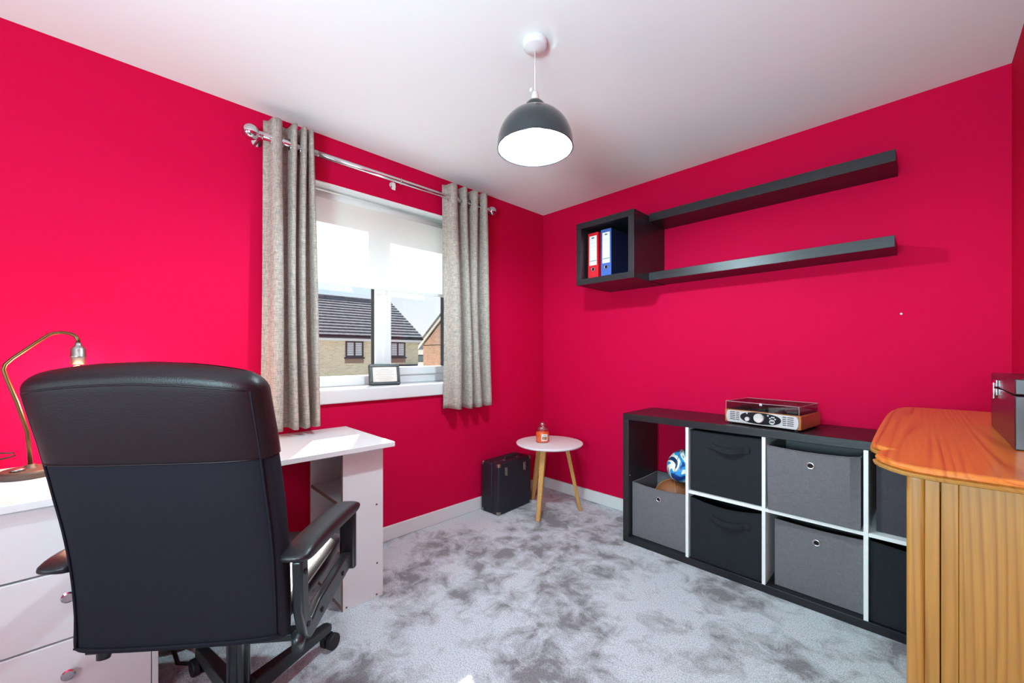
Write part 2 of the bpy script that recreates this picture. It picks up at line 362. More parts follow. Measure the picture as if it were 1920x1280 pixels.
# ================================================================== OUTSIDE
def house():
    h = thing('house', 'buff brick house with dark tiled roof filling the left of the window view', 'house', (-23, 7, -2.8))
    X, y0, y1, ze = -20., -6., 12.15, 2.0
    B(X-7, X, y0, y1, -2.8, ze).build('wall', BUFF, h)
    MB().prism([(X, ze), (X-7, ze), (X-3.5, ze+2.25)], 1, y1-.12, y1-.02).build('gable', BUFF, h)
    # stepped tile courses
    n = 14; rt = MB(); rx, rz = 3.65, 2.35
    zt0 = ze+.06; xt0 = X+.30
    for side in (1,):
        for i in range(n):
            f0, f1 = i/n, (i+1)/n; ov = .05
            yl = y1+.15
            xa, za = xt0-(rx+.15)*f0, zt0+rz*f0; xb, zb = xt0-(rx+.15)*f1, zt0+rz*f1
            rt.prism([(xa-.12, za-.02), (xa-.10, za+.035), (xa, za+.045), (xa, za+.078), (xb, zb+.035), (xb, zb-.03)], 1, y0-.2, yl)
    rt.build('roof_tiles', TILE, h)['kind'] = 'stuff'
    MB().prism([(xt0-.03, zt0-.03), (X-3.5, zt0+rz-.04), (X-7.3, zt0-.03)], 1, y0-.15, y1+.1).build('roof_underside', TILEJ, h)
    MB().tube([(X-3.5, y0-.2, zt0+rz+.03), (X-3.5, y1+.15, zt0+rz+.03)], .10, 8).build('ridge', TILE, h)
    B(X, X+.28, y0-.2, y1+.05, ze-.17, ze-.01).build('fascia', GLOSSW, h)
    MB().tube([(X+.34, y0-.2, ze-.0), (X+.34, y1+.1, ze-.0)], .05, 8).build('gutter', mat('dark_gutter', (45, 46, 50), .5), h)
    DK = mat('anthracite_frame', (44, 50, 60), .5); SL = mat('pale_window_blind', (222, 224, 222), .7); RB = mat('soldier_brick', (150, 125, 110), .9)
    for yc in (8.5, 10.87, 4.4):
        f = MB(); a, b, c, d = yc-.45, yc+.45, 1.02, 1.82; t = .07
        f.box(X-.02, X+.05, a, b, c, c+t); f.box(X-.02, X+.05, a, b, d-t, d)
        for yy in (a, yc-t/2, b-t): f.box(X-.02, X+.05, yy, yy+t, c+t, d-t)
        wn = f.build('window', DK, h)
        for k in range(7):
            B(X-.01, X+.012, a+.07, b-.07, c+.10+k*.095, c+.10+k*.095+.062).build('blind_slat', SL, wn)
        B(X-.005, X+.004, a+.06, b-.06, c+.05, d-.05).build('pane', mat('dark_far_glass', (96, 104, 108), .15), wn)
        B(X-.02, X+.08, a-.06, b+.06, c-.07, c).build('sill', DK, wn)
        B(X-.01, X+.01, a-.03, b+.03, c-.30, c-.07).build('brick_course', RB, wn)
    MB().prism([(X, .62), (X+1.1, .32), (X+1.1, .24), (X, .24)], 1, 10.0, 12.15).build('porch_roof', mat('slate_blue_roof', (70, 80, 96), .6), h)
house()
def house2():
    h = thing('house', 'red brown brick gable end house at the right edge of the window view', 'house', (-20.4, 19, -2.8))
    Y = 16.; xa, xr, xb, ze, zr = -26., -20.4, -14.8, 1.90, 5.75
    B(xa+.2, xb-.2, Y+.1, Y+10, -2.8, ze-.05).build('wall', REDBRICK, h)
    MB().prism([(xa+.2, ze-.1), (xb-.2, ze-.1), (xr, zr-.22)], 1, Y+.1, Y+10).build('gable', REDBRICK, h)
    for (p, q) in (((xa-.25, ze-.17), (xr, zr)), ((xr, zr), (xb+.25, ze-.17))):
        MB().prism([p, q, (q[0], q[1]+.14), (p[0], p[1]+.14)], 1, Y-.2, Y+10).build('roof', TILE, h)
        MB().prism([(p[0], p[1]-.15), (q[0], q[1]-.15), (q[0], q[1]-.005), (p[0], p[1]-.005)], 1, Y-.12, Y-.02).build('verge_board', GLOSSW, h)
house2()
def house3():
    h = thing('house', 'small distant grey roofed house seen in the gap between the two nearer houses', 'house', (-43, 25, -2.8))
    X = -40.
    B(X-6, X, 23.7, 25.3, -2.8, 1.7).build('wall', mat('pale_render', (215, 212, 205), .9), h)
    MB().prism([(X+.3, 1.7), (X-6.3, 1.7), (X-3, 3.95)], 1, 23.5, 25.2).build('roof', TILE, h)
    wn = B(X, X+.05, 24.1, 25.0, .3, 1.1).build('window', mat('anthracite_frame', (44, 50, 60)), h)
    B(X+.05, X+.08, 24.2, 24.9, .4, 1.0).build('pane', mat('dark_far_glass', (96, 104, 108), .15), wn)
house3()
struct(B(-120, XO-.02, -90, 120, -3.0, -2.8).build('ground', mat('outside_paving', (200, 200, 192), .95, var=.2, vscale=.5)))

# ================================================================== BLIND, CURTAINS, ROD
bl = thing('roller_blind', 'white roller blind half lowered over the window', 'blind', (-2.445, 1.27, 2.09))
B(-2.446, -2.4445, WY0+.03, WY1-.03, 1.60, 2.09).build('blind_fabric', BLIND, bl)
MB().tube([(-2.455, WY0+.03, 2.10), (-2.455, WY1-.03, 2.10)], .022, 14).build('roller', mat('blind_roll', (222, 224, 220), .7), bl, smooth=True)
B(-2.452, -2.438, WY0+.03, WY1-.03, 1.583, 1.603).build('bottom_bar', UPVC, bl, bevel=.003)
B(-2.49, -2.42, WY0, WY0+.02, 2.065, WZ1).build('bracket', UPVC, bl); B(-2.49, -2.42, WY1-.02, WY1, 2.065, WZ1).build('bracket', UPVC, bl)

RX, RZ = -2.26, 2.237
rod = thing('curtain_rod', 'chrome curtain pole with ball ends above the window', 'curtain pole', (RX, 1.23, RZ))
MB().tube([(RX, .49, RZ), (RX, .76, RZ)], .0178, 16).build('sleeve', CHROME, rod, smooth=True)
MB().tube([(RX, .72, RZ), (RX, 1.97, RZ)], .0155, 16).build('bar', CHROME, rod, smooth=True)
for y, sg in ((.456, -1), (2.0, 1)):
    f = MB().sphere((RX, y, RZ), .036)
    f.build('finial', CHROME, rod, smooth=True)
    MB().lathe([(.012, -.02), (.017, -.016), (.017, .0), (.0165, .03)], (RX, y-sg*.04, RZ), 20, axis='y').build('collar', CHROME, rod, smooth=True)
for y in (.50, 1.245, 1.965):
    k = MB().tube([(XW, y, RZ), (RX-.008, y, RZ)], .007, 10); k.lathe([(.019, 0), (.019, .005)], (RX, y, RZ), 16, axis='y'); k.lathe([(.022, XW), (.022, XW+.006)], (0, y, RZ), 16, axis='x')
    k.build('bracket', CHROME, rod, smooth=False)
tg = MB().tube([(RX, 1.20, RZ-.014), (RX+.002, 1.203, RZ-.026)], .0012, 6); tg.box(RX, RX+.004, 1.192, 1.212, RZ-.066, RZ-.024)
tg.build('curtain_tag', mat('tag_white', (225, 220, 215), .5), rod)

def curtain(name, label, folds, zt, zb, seed, flare):
    """folds: list of (y_start, width) of each room-side pleat, in order"""
    random.seed(seed)
    c = thing(name, label, 'curtain', (RX, folds[0][0], zb))
    P_ = []; 
    ys = [f[0] for f in folds]+[folds[-1][0]+folds[-1][1]]
    path = []
    for i in range(len(folds)):
        y0, wd = ys[i], ys[i+1]-ys[i]
        for k in range(16):
            s = k/16
            ph = 2*PI*s
            # rounded room-side pleat, tight wall-side return
            xx = math.cos(ph); xx = -math.copysign(abs(xx)**.75, xx)
            yy = s+.10*math.sin(2*ph)*.6
            path.append((xx, y0+wd*yy, i))
    path.append((-1, ys[-1], len(folds)-1))
    amp = [.047+random.uniform(-.006, .006) for _ in folds]; n = len(path)-1
    rs = [random.uniform(-1, 1) for _ in folds]
    ym = (ys[0]+ys[-1])/2
    def f(u, v):
        q = path[min(n, int(round(u*n)))]; z = zb+(zt-zb)*v
        dn = 1-v
        A = amp[q[2]]*(1+.12*math.sin(3*v+rs[q[2]]*3))
        x = RX+q[0]*A*(.92+.08*dn)+.006*math.sin(5*v+q[2])
        y = q[1]+dn*(flare[0]+(flare[1]-flare[0])*(q[1]-ys[0])/(ys[-1]-ys[0]))+(.008*rs[q[2]]*math.sin(4*v))
        zz = z+(.004*math.sin(u*30) if v == 0 else 0)
        return (x, y, zz)
    MB().grid(f, n, 40).build('curtain_fabric', LINEN, c, smooth=True, solid=.004)
    # eyelet rings where the cloth crosses the pole
    for i in range(len(folds)):
        for s in (.25, .75):
            y = ys[i]+(ys[i+1]-ys[i])*s
            pts = [(RX+.026*math.cos(a)*.55, y+(.012 if s < .5 else -.012)*0+.004*math.cos(a), RZ+.026*math.sin(a)) for a in [2*PI*j/20 for j in range(20)]]
            MB().tube(pts, .0035, 8, closed=True).build('eyelet', CHROME, c, smooth=True)
    return c
curtain('curtain', 'taupe linen curtain hanging left of the window behind the chair', [(.520, .095), (.615, .046), (.661, .044), (.705, .040)], 2.335, .79, 3, (-.015, .030))
curtain('curtain', 'taupe linen curtain hanging right of the window near the corner', [(1.590, .110), (1.70, .07), (1.77, .085), (1.855, .085)], 2.33, .795, 5, (.012, .055))

# photo frame on the sill
pf = thing('picture_frame', 'small black picture frame with pale printed card leaning on the window sill', 'picture frame', (-2.42, 1.24, .97))
Mf = Matrix.Translation((-2.425, 1.232, .973)) @ Matrix.Rotation(math.radians(-14), 4, 'Z') @ Matrix.Rotation(math.radians(-14), 4, 'Y')
fm = MB(); w_, h_ = .095, .135; t = .018
fm.box(-.012, .012, -w_, w_, 0, t, Mf); fm.box(-.012, .012, -w_, w_, h_-t, h_, Mf); fm.box(-.012, .012, -w_, -w_+t, t, h_-t, Mf); fm.box(-.012, .012, w_-t, w_, t, h_-t, Mf)
fm.box(-.035, -.012, -w_, w_, 0, h_, Mf)
fm.build('frame', BLK, pf, bevel=.002)
MB().box(-.012, .004, -w_+t, w_-t, t, h_-t, Mf).build('card', mat('cream_card', (228, 222, 214), .6), pf)
ln = MB()
for i, (q, e_) in enumerate([(.3, .7), (.15, .85), (.2, .8), (.12, .88), (.2, .78), (.15, .85), (.25, .75)]):
    y0 = -w_+t+(2*w_-2*t)*q; y1 = -w_+t+(2*w_-2*t)*e_; z = h_-t-.018-i*.0115
    ln.box(.004, .0045, y0, y1, z, z+.0022, Mf)
ln.build('printed_lines', mat('grey_print', (176, 166, 158), .7), pf)

# ================================================================== PENDANT LIGHT
PX, PY = -1.07, 1.175
pl = thing('pendant_light', 'black dome pendant lamp with white inside hanging from the ceiling', 'ceiling lamp', (PX, PY, H))
MB().lathe([(.048, H), (.048, H-.018), (.044, H-.026), (.022, H-.034), (.008, H-.038)], (PX, PY, 0), 32).build('ceiling_rose', UPVC, pl, smooth=False, bevel=.002)
MB().tube([(PX, PY, H-.036), (PX, PY, 2.195)], .0028, 8).build('cord', mat('white_flex', (225, 222, 220), .5), pl, smooth=True)
MB().lathe([(.006, 2.205), (.012, 2.198), (.015, 2.185), (.016, 2.160)], (PX, PY, 0), 20).build('lamp_holder', mat('cream_holder', (214, 206, 196), .5), pl, smooth=True)
tb = MB().box(PX-.018, PX-.006, PY-.012, PY-.010, 2.205, 2.218); tb.build('cord_tab', UPVC, pl)
MB().lathe([(.016, 2.166), (.026, 2.163), (.037, 2.152), (.042, 2.138), (.0405, 2.130), (.037, 2.124)], (PX, PY, 0), 32).build('shade_cap', mat('black_enamel', (30, 38, 44), .22, coat=.6), pl, smooth=True)
pr = []; R0, Z0, HH = .148, 1.979, .142
for i in range(15):
    a = PI/2*i/14*.83
    pr.append((R0*math.cos(a)**.92, Z0+.012+HH*math.sin(a)))
prof = [(R0+.001, Z0), (R0, Z0+.012)]+pr[1:]
MB().lathe(prof, (PX, PY, 0), 56, cap=False).build('shade_outer', mat('black_enamel', (30, 38, 44), .22, coat=.6), pl, smooth=True)
inn = [(r-.0025, z-.001) for r, z in prof]
MB().lathe(inn, (PX, PY, 0), 56, cap=False).build('shade_inner', mat('white_enamel_inside', (170, 176, 186), .35), pl, smooth=True)
MB().lathe([(R0-.0035, Z0), (R0-.0035, Z0-.002), (R0+.0015, Z0-.002), (R0+.0015, Z0), (R0-.0035, Z0)], (PX, PY, 0), 56, cap=False).build('rim', mat('black_enamel', (30, 38, 44)), pl, smooth=True)
MB().lathe([(.0, 2.020), (.014, 2.023), (.026, 2.034), (.030, 2.050), (.026, 2.068), (.015, 2.085), (.013, 2.11)], (PX, PY, 0), 24).build('bulb', mat('lit_bulb', (255, 255, 255), .3, emit=(250, 252, 255), estr=5), pl, smooth=True)
pb = lamp('pendant_bulb_light', 'POINT', 56, (.66, .94, 1), shadow_soft_size=.03); pb.location = (PX, PY, 1.995); pb['label'] = 'pendant bulb light'

# ================================================================== DESK
desk = thing('desk', 'white desk with drawers and a small open shelf pedestal under the window', 'desk', (-2.06, .35, 0))
B(XW+.002, -1.775, -.85, .952, .727, .75).build('desk_top', DESKW, desk, bevel=.002)
B(XW+.03, -1.80, -.85, .097, .0, .03).build('plinth', DESKW, desk)
B(XW+.03, -1.825, -.85, -.83, .03, .727).build('side_panel', DESKW, desk); B(XW+.03, -1.80, .082, .098, .03, .727).build('side_panel', DESKW, desk, bevel=.001)
B(XW+.012, XW+.03, -.85, .098, .03, .727).build('back_panel', DESKW, desk)
for z0, z1 in ((.524, .722), (.314, .518), (.035, .308)):
    d = B(-1.82, -1.802, -.30, .080, z0, z1).build('drawer', DESKW, desk, bevel=.002)
    if z0 < .52:
        zc = (z0+z1)/2+.03
        MB().lathe([(.006, -1.802), (.006, -1.788), (.014, -1.786), (.016, -1.782), (.016, -1.779), (.012, -1.777)], (0, -.105, zc if z0 > .3 else .215), 20, axis='x').build('knob', CHROME, d, smooth=False)
    d = B(-1.82, -1.802, -.828, -.304, z0, z1).build('drawer', DESKW, desk, bevel=.002)
# right pedestal
B(-1.856, -1.840, .729, .923, 0, .727).build('front_panel', DESKW, desk, bevel=.001)
B(-2.26, -1.856, .907, .923, 0, .727).build('side_panel', DESKW, desk)
B(-2.276, -2.26, .729, .923, 0, .727).build('back_panel', DESKW, desk)
for z in (.0, .465, .24):
    sh = B(-2.26, -1.856, .731, .907, z+.0, z+.016).build('shelf', DESKW, desk)
    B(-2.26, -1.856, .729, .731, z, z+.016).build('edge_strip', EDGE, sh)
B(-1.856, -1.840, .7275, .729, 0, .727).build('edge_strip', EDGE, desk)
sc_ = MAT_SCREW = mat('screw_hole', (92, 84, 80), .5)
for y, z in ((.89, .448), (.892, .165), (.89, .015), (.745, .015)):
    MB().lathe([(.0045, -1.841), (.0045, -1.8385)], (0, y, z), 12, axis='x').build('screw', sc_, desk)

# desk lamp
LX = -2.16
dl = thing('desk_lamp', 'brass stemmed desk lamp with bare bulb socket glowing behind the chair', 'lamp', (LX, -.22, .75))
BR = mat('antique_brass', (104, 82, 52), .32, metal=.85)
pts = [(LX, -.215, .775), (LX, -.222, .90), (LX, -.245, 1.005), (LX, -.268, 1.09), (LX, -.274, 1.118), (LX, -.270, 1.135), (LX, -.255, 1.155), (LX, -.20, 1.212), (LX, -.178, 1.234), (LX, -.165, 1.243), (LX, -.145, 1.247), (LX, -.122, 1.244), (LX, -.110, 1.235), (LX, -.104, 1.222), (LX, -.103, 1.205)]
MB().tube(pts, [.0058]*12+[.0062]*3, 12).build('stem', BR, dl, smooth=True)
MB().lathe([(.009, 1.212), (.010, 1.205), (.0115, 1.200), (.019, 1.194), (.0215, 1.186), (.0215, 1.165), (.0235, 1.163), (.0235, 1.159), (.0215, 1.157), (.0205, 1.132)], (LX, -.103, 0), 28).build('socket', STEEL, dl, smooth=True)
MB().sphere((LX, -.103, 1.086), .034, sz=1.25).build('bulb', mat('warm_bulb', (255, 220, 170), .3, emit=(255, 190, 120), estr=14), dl, smooth=True)
MB().lathe([(.073, .7505), (.073, .768), (.068, .775), (.02, .777), (.01, .79)], (LX, -.215, 0), 40).build('base', mat('dark_wood_base', (74, 58, 52), .5), dl, smooth=False, bevel=.002)
MB().lathe([(.017, .777), (.017, .783), (.01, .785)], (LX+.03, -.215-.025, 0), 20).build('switch', STEEL, dl, smooth=True)
cb = [(LX-.01, -.29, .756), (LX-.02, -.36, .754), (LX-.02, -.45, .754), (LX-.05, -.55, .756), (-2.26, -.64, .756), (-2.34, -.68, .757), (-2.355, -.69, .757)]
cb2 = [(-2.32, -.55, .76), (-2.325, -.42, .765), (-2.33, -.34, .785), (-2.33, -.29, .792), (-2.33, -.268, .799), (-2.33, -.272, .808), (-2.33, -.30, .812), (-2.33, -.35, .806), (-2.325, -.42, .80), (-2.31, -.5, .77), (-2.30, -.58, .756), (-2.33, -.64, .757), (-2.355, -.66, .757)]
MB().tube(cb, .003, 8).build('cable', RUB, dl, smooth=True); MB().tube(cb2, .003, 8).build('cable', RUB, dl, smooth=True)
lb = lamp('desk_bulb_light', 'POINT', 7, (1, .72, .5), shadow_soft_size=.035); lb.location = (LX, -.103, 1.03)

# black bag under the desk
bag = thing('bag', 'black fabric bag with a strap lying on the carpet under the desk', 'bag', (-2.08, .22, 0))
rings = []
for k in range(13):
    a = PI*k/12; yy = .215-.095*math.cos(a); r = max(.001, math.sin(a))**.4
    rings.append([(-2.15+.14*r*math.copysign(abs(math.cos(t))**.6, math.cos(t)), yy, .118+.116*r*math.copysign(abs(math.sin(t))**.6, math.sin(t))) for t in [2*PI*j/20 for j in range(20)]])
MB().loft(rings).build('bag_body', mat('black_bag_cloth', (18, 20, 28), .8, bump=.3, bscale=60), bag, smooth=True)
MB().tube([(-2.02, .15, .15), (-1.97, .145, .08), (-1.94, .16, .02), (-1.93, .19, .008), (-1.94, .225, .01), (-1.97, .24, .03), (-2.02, .24, .09)], .007, 8).build('strap', RUB, bag, smooth=True)

# ================================================================== OFFICE CHAIR (built in its own frame: +y is forward)
LEA = mat('black_leather', (30, 30, 38), .8, bump=.10, bscale=420, spec=.12)
LEA2 = mat('black_leather_red_reflection', (26, 13, 18), .42, bump=.10, bscale=300, spec=.3)  # black leather; red wall reflection tinted into the base colour
LEA3 = mat('black_leather_padded', (28, 28, 31), .36, bump=.12, bscale=300, spec=.5)
ch = thing('office_chair', 'high back black leather office chair with padded arms in front of the desk', 'chair')
def sgn(c, e): return math.copysign(abs(c)**e, c)
ZB, ZT = .452, 1.150
def yc(z):
    v = (z-ZB)/(ZT-ZB); return -.232-.02*v-.085*v*v+.012*math.sin(v*PI*1.6)
def halfw(z):
    v = (z-ZB)/(ZT-ZB); return .251-.004*math.sin(v*PI)-.010*v
def back_rings(z0, z1, grow=0., nl=22, capb=True, T0=None):
    out = []; rcap = .045
    lev = []
    for i in range(nl+1):
        z = z0+(z1-rcap-z0)*i/nl; lev.append((z, 0.))
    for i in range(1, 8):
        a = PI/2*i/7*.97; lev.append((z1-rcap+rcap*math.sin(a), a))
    if capb: lev = [(z0-.016*math.sin(a), a) for a in (1.35, .95, .5)]+lev
    for z, a in lev:
        v = max(0, min(1, (z-ZB)/(ZT-ZB)))
        T = (.030+.026*min(1, v*1.8)+.010*math.sin(v*PI))+grow; T *= max(.12, math.cos(a))
        w_ = halfw(max(z, ZB))+grow-(1-math.cos(a))*.040
        ring = []
        for j in range(48):
            t = 2*PI*j/48; cx = sgn(math.cos(t), .42); sy = sgn(math.sin(t), .62)
            x = w_*cx; y = yc(max(z, ZB))+T*sy
            arch = -.030*(x/.25)**2*max(0, (v-.75)/.25)
            # rear face is nearly flat, bulging slightly at the centre
            if sy < 0: y -= .006*(1-cx*cx)
            ring.append((x, y, z+arch))
        out.append(ring)
    return out
bk = MB().loft(back_rings(ZB, ZT)).build('backrest', LEA, ch, smooth=True, sub=1)
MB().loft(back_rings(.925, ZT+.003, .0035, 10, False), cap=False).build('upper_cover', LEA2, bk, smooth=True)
def rear_pt(x, z, off=.002):
    v = (z-ZB)/(ZT-ZB); T = (.030+.026*min(1, v*1.8)+.010*math.sin(v*PI))
    cx = min(1, abs(x)/halfw(z)); 
    t = math.acos(min(1, cx**(1/.42))); sy = math.sin(t)**.62
    arch = -.030*(x/.25)**2*max(0, (v-.75)/.25)
    return (x, yc(z)-T*sy-.006*(1-cx*cx)-off, z+arch)
for sx_ in (-1, 1):
    MB().tube([rear_pt(sx_*.228, ZB+.01+(1.105-ZB-.01)*i/24, .003) for i in range(25)], .0026, 6).build('seam', LEA, bk, smooth=True)
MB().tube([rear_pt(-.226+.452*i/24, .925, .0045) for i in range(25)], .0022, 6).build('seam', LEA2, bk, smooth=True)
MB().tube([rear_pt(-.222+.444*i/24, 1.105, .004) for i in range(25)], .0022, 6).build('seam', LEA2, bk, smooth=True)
MB().tube([rear_pt(-.235+.47*i/24, ZB+.006, .002) for i in range(25)], .0035, 6).build('seam', LEA, bk, smooth=True)
# seat cushion
rings = []
for k in range(17):
    s = -1+2*k/16; y = .045+.265*s; e = (1-abs(s)**5)**.35 if abs(s) < 1 else .12
    e = max(e, .12); ww = .248-.010*abs(s); zc = .475-.03*max(0, s-.55)*2; hh = .052*e
    rings.append([(ww*(.9+.1*e)*sgn(math.cos(t), .45), y, zc+hh*sgn(math.sin(t), .7)) for t in [2*PI*j/36 for j in range(36)]])
st = MB().loft(rings).build('seat', LEA3, ch, smooth=True, sub=1)
for sx_ in (-1, 1):
    MB().tube([(sx_*.243, -.20+.45*i/12, .497) for i in range(13)], .003, 6).build('piping', LEA, st, smooth=True)
# arms
def arm(sx_, x0, x1, px_=0.):
    def ax(y, o=0.): return sx_*(x0+o+(x1-x0)*(y+.235)/.37)
    prof = [(-.245, .635), (-.238, .500), (-.215, .425), (-.190, .400), (-.165, .402), (.10, .432), (.128, .45), (.128, .478), (.10, .492), (-.13, .472), (-.178, .448), (-.192, .468), (-.200, .51), (-.205, .635)]
    m = MB(); th = .013
    A = [m.bm.verts.new((ax(p[0])-th, p[0], p[1])) for p in prof]; Bv = [m.bm.verts.new((ax(p[0])+th, p[0], p[1])) for p in prof]; n = len(prof)
    m.bm.faces.new(A[::-1]); m.bm.faces.new(Bv)
    for i in range(n): m.bm.faces.new((A[i], A[(i+1) % n], Bv[(i+1) % n], Bv[i]))
    fo = m.build('arm_frame', BLKM, ch, bevel=.006, seg=3)
    xf = ax(.13)
    MB().box(xf-.027, xf+.027, .112, .136, .425, .625).build('arm_post', BLKM, fo, bevel=.009, seg=3)
    rg = []
    for k in range(15):
        s = k/14; y = -.272+.43*s; e = (1-abs(2*s-1)**6)**.35 if 0 < s < 1 else .2; e = max(e, .2)
        zc = .652-.016*s*s+.004*math.sin(s*PI); 
        rg.append([(ax(y, px_)+.040*(.85+.15*e)*sgn(math.cos(t), .6), y, zc+.024*e*sgn(math.sin(t), .7)) for t in [2*PI*j/20 for j in range(20)]])
    MB().loft(rg).build('arm_pad', LEA3, ch, smooth=True, sub=1)
    for (y, z) in ((-.222, .60), (-.205, .45), (-.12, .435), (.04, .452)):
        xx = ax(y)+sx_*.013
        MB().lathe([(.007, xx), (.007, xx+sx_*.003), (.004, xx+sx_*.004)], (0, y, z), 14, axis='x').build('bolt', RUB, fo)
arm(1, .272, .292); arm(-1, .240, .262, .042)
# hinge foot under the arm and seat plate
hg = MB().tube([(.262, -.20, .43), (.262, -.215, .385)], [.020, .014], 14); hg.build('recline_hinge', BLKM, ch, smooth=True)
MB().tube([(-.225, -.18, .43), (-.225, -.19, .385)], [.020, .014], 14).build('recline_hinge', BLKM, ch, smooth=True)
B(-.10, .10, -.12, .16, .385, .425).build('seat_plate', BLKM, ch, bevel=.006)
B(-.27, .27, -.19, -.15, .395, .415).build('arm_bar', BLKM, ch, bevel=.003)
MB().lathe([(.031, .13), (.031, .36), (.028, .362), (.028, .39)], (0, 0, 0), 28).build('gas_column', mat('dark_gloss_column', (28, 36, 38), .16, metal=.3, spec=.8), ch, smooth=False, bevel=.002)
MB().lathe([(.050, .075), (.052, .12), (.046, .135), (.034, .142)], (0, 0, 0), 28).build('hub', BLK, ch, smooth=False, bevel=.003)
for i in range(5):
    a = math.radians(116.3-51.4+72*i); ca, sa_ = math.cos(a), math.sin(a)
    def Q(r, t, z): return (ca*r-sa_*t, sa_*r+ca*t, z)
    rg = []
    for r, wd, z0, z1 in ((.03, .024, .082, .132), (.12, .023, .080, .126), (.26, .020, .078, .116), (.355, .018, .075, .108), (.372, .014, .078, .102)):
        rg.append([Q(r, -wd, z0), Q(r, wd, z0), Q(r, wd*.9, z1), Q(r, -wd*.9, z1)])
    lg = MB().loft(rg).build('base_leg', BLKM, ch, bevel=.004)
    cs = MB(); 
    for s in (-1, 1):
        c0 = Q(.375, s*.015, .030); D = Vector((-sa_, ca, 0))
        M = Vector((0, 1, 0)).rotation_difference(D).to_matrix()
        cs.lathe([(.010, -.011), (.027, -.011), (.030, -.007), (.030, .007), (.027, .011), (.010, .011)], c0, 24, axis='y', M=M)
    cs.tube([Q(.355, 0, .085), Q(.357, 0, .05), Q(.375, 0, .035)], .008, 10)
    cs.build('caster', RUB, lg, smooth=False, bevel=.001)
ch.location = (-1.487, .268, 0); ch.rotation_euler = (0, 0, math.radians(51.4))

# ================================================================== CUBE SHELVING UNIT
KY0, KY1, KX0, KX1, KZ = 2.267, 2.657, -1.319, .235, .800
ku = thing('cube_shelving_unit', 'low black brown cube shelving unit with white dividers along the back wall', 'shelving unit', ((KX0+KX1)/2, 2.46, 0))
B(KX0, KX1, KY0, KY1, KZ-.038, KZ).build('top_panel', BROWNBLACK, ku, bevel=.0015)
B(KX0, KX1, KY0, KY1, 0, .038).build('bottom_panel', BROWNBLACK, ku, bevel=.0015)
B(KX0, KX0+.038, KY0, KY1, .038, KZ-.038).build('side_panel', BROWNBLACKV, ku, bevel=.001)
B(KX1-.038, KX1, KY0, KY1, .038, KZ-.038).build('side_panel', BROWNBLACKV, ku, bevel=.001)
DV = (-.930, -.557, -.178)
for x in DV: B(x, x+.016, KY0+.001, KY1-.002, .038, KZ-.038).build('divider', WDIV, ku, bevel=.001)
cells = [(KX0+.038, DV[0]), (DV[0]+.016, DV[1]), (DV[1]+.016, DV[2]), (DV[2]+.016, KX1-.038)]
for i, (x0, x1) in enumerate(cells):
    if i > 0: B(x0, x1, KY0+.002, KY1-.002, .397, .413).build('shelf', WDIV, ku, bevel=.001)
for z in (.40, .30, .5): MB().lathe([(.003, KX0+.038), (.003, KX0+.0395)], (0, 2.285, z+.015), 8, axis='x').build('peg_hole', mat('pale_plug', (200, 196, 190), .5), ku) if z == .40 else None

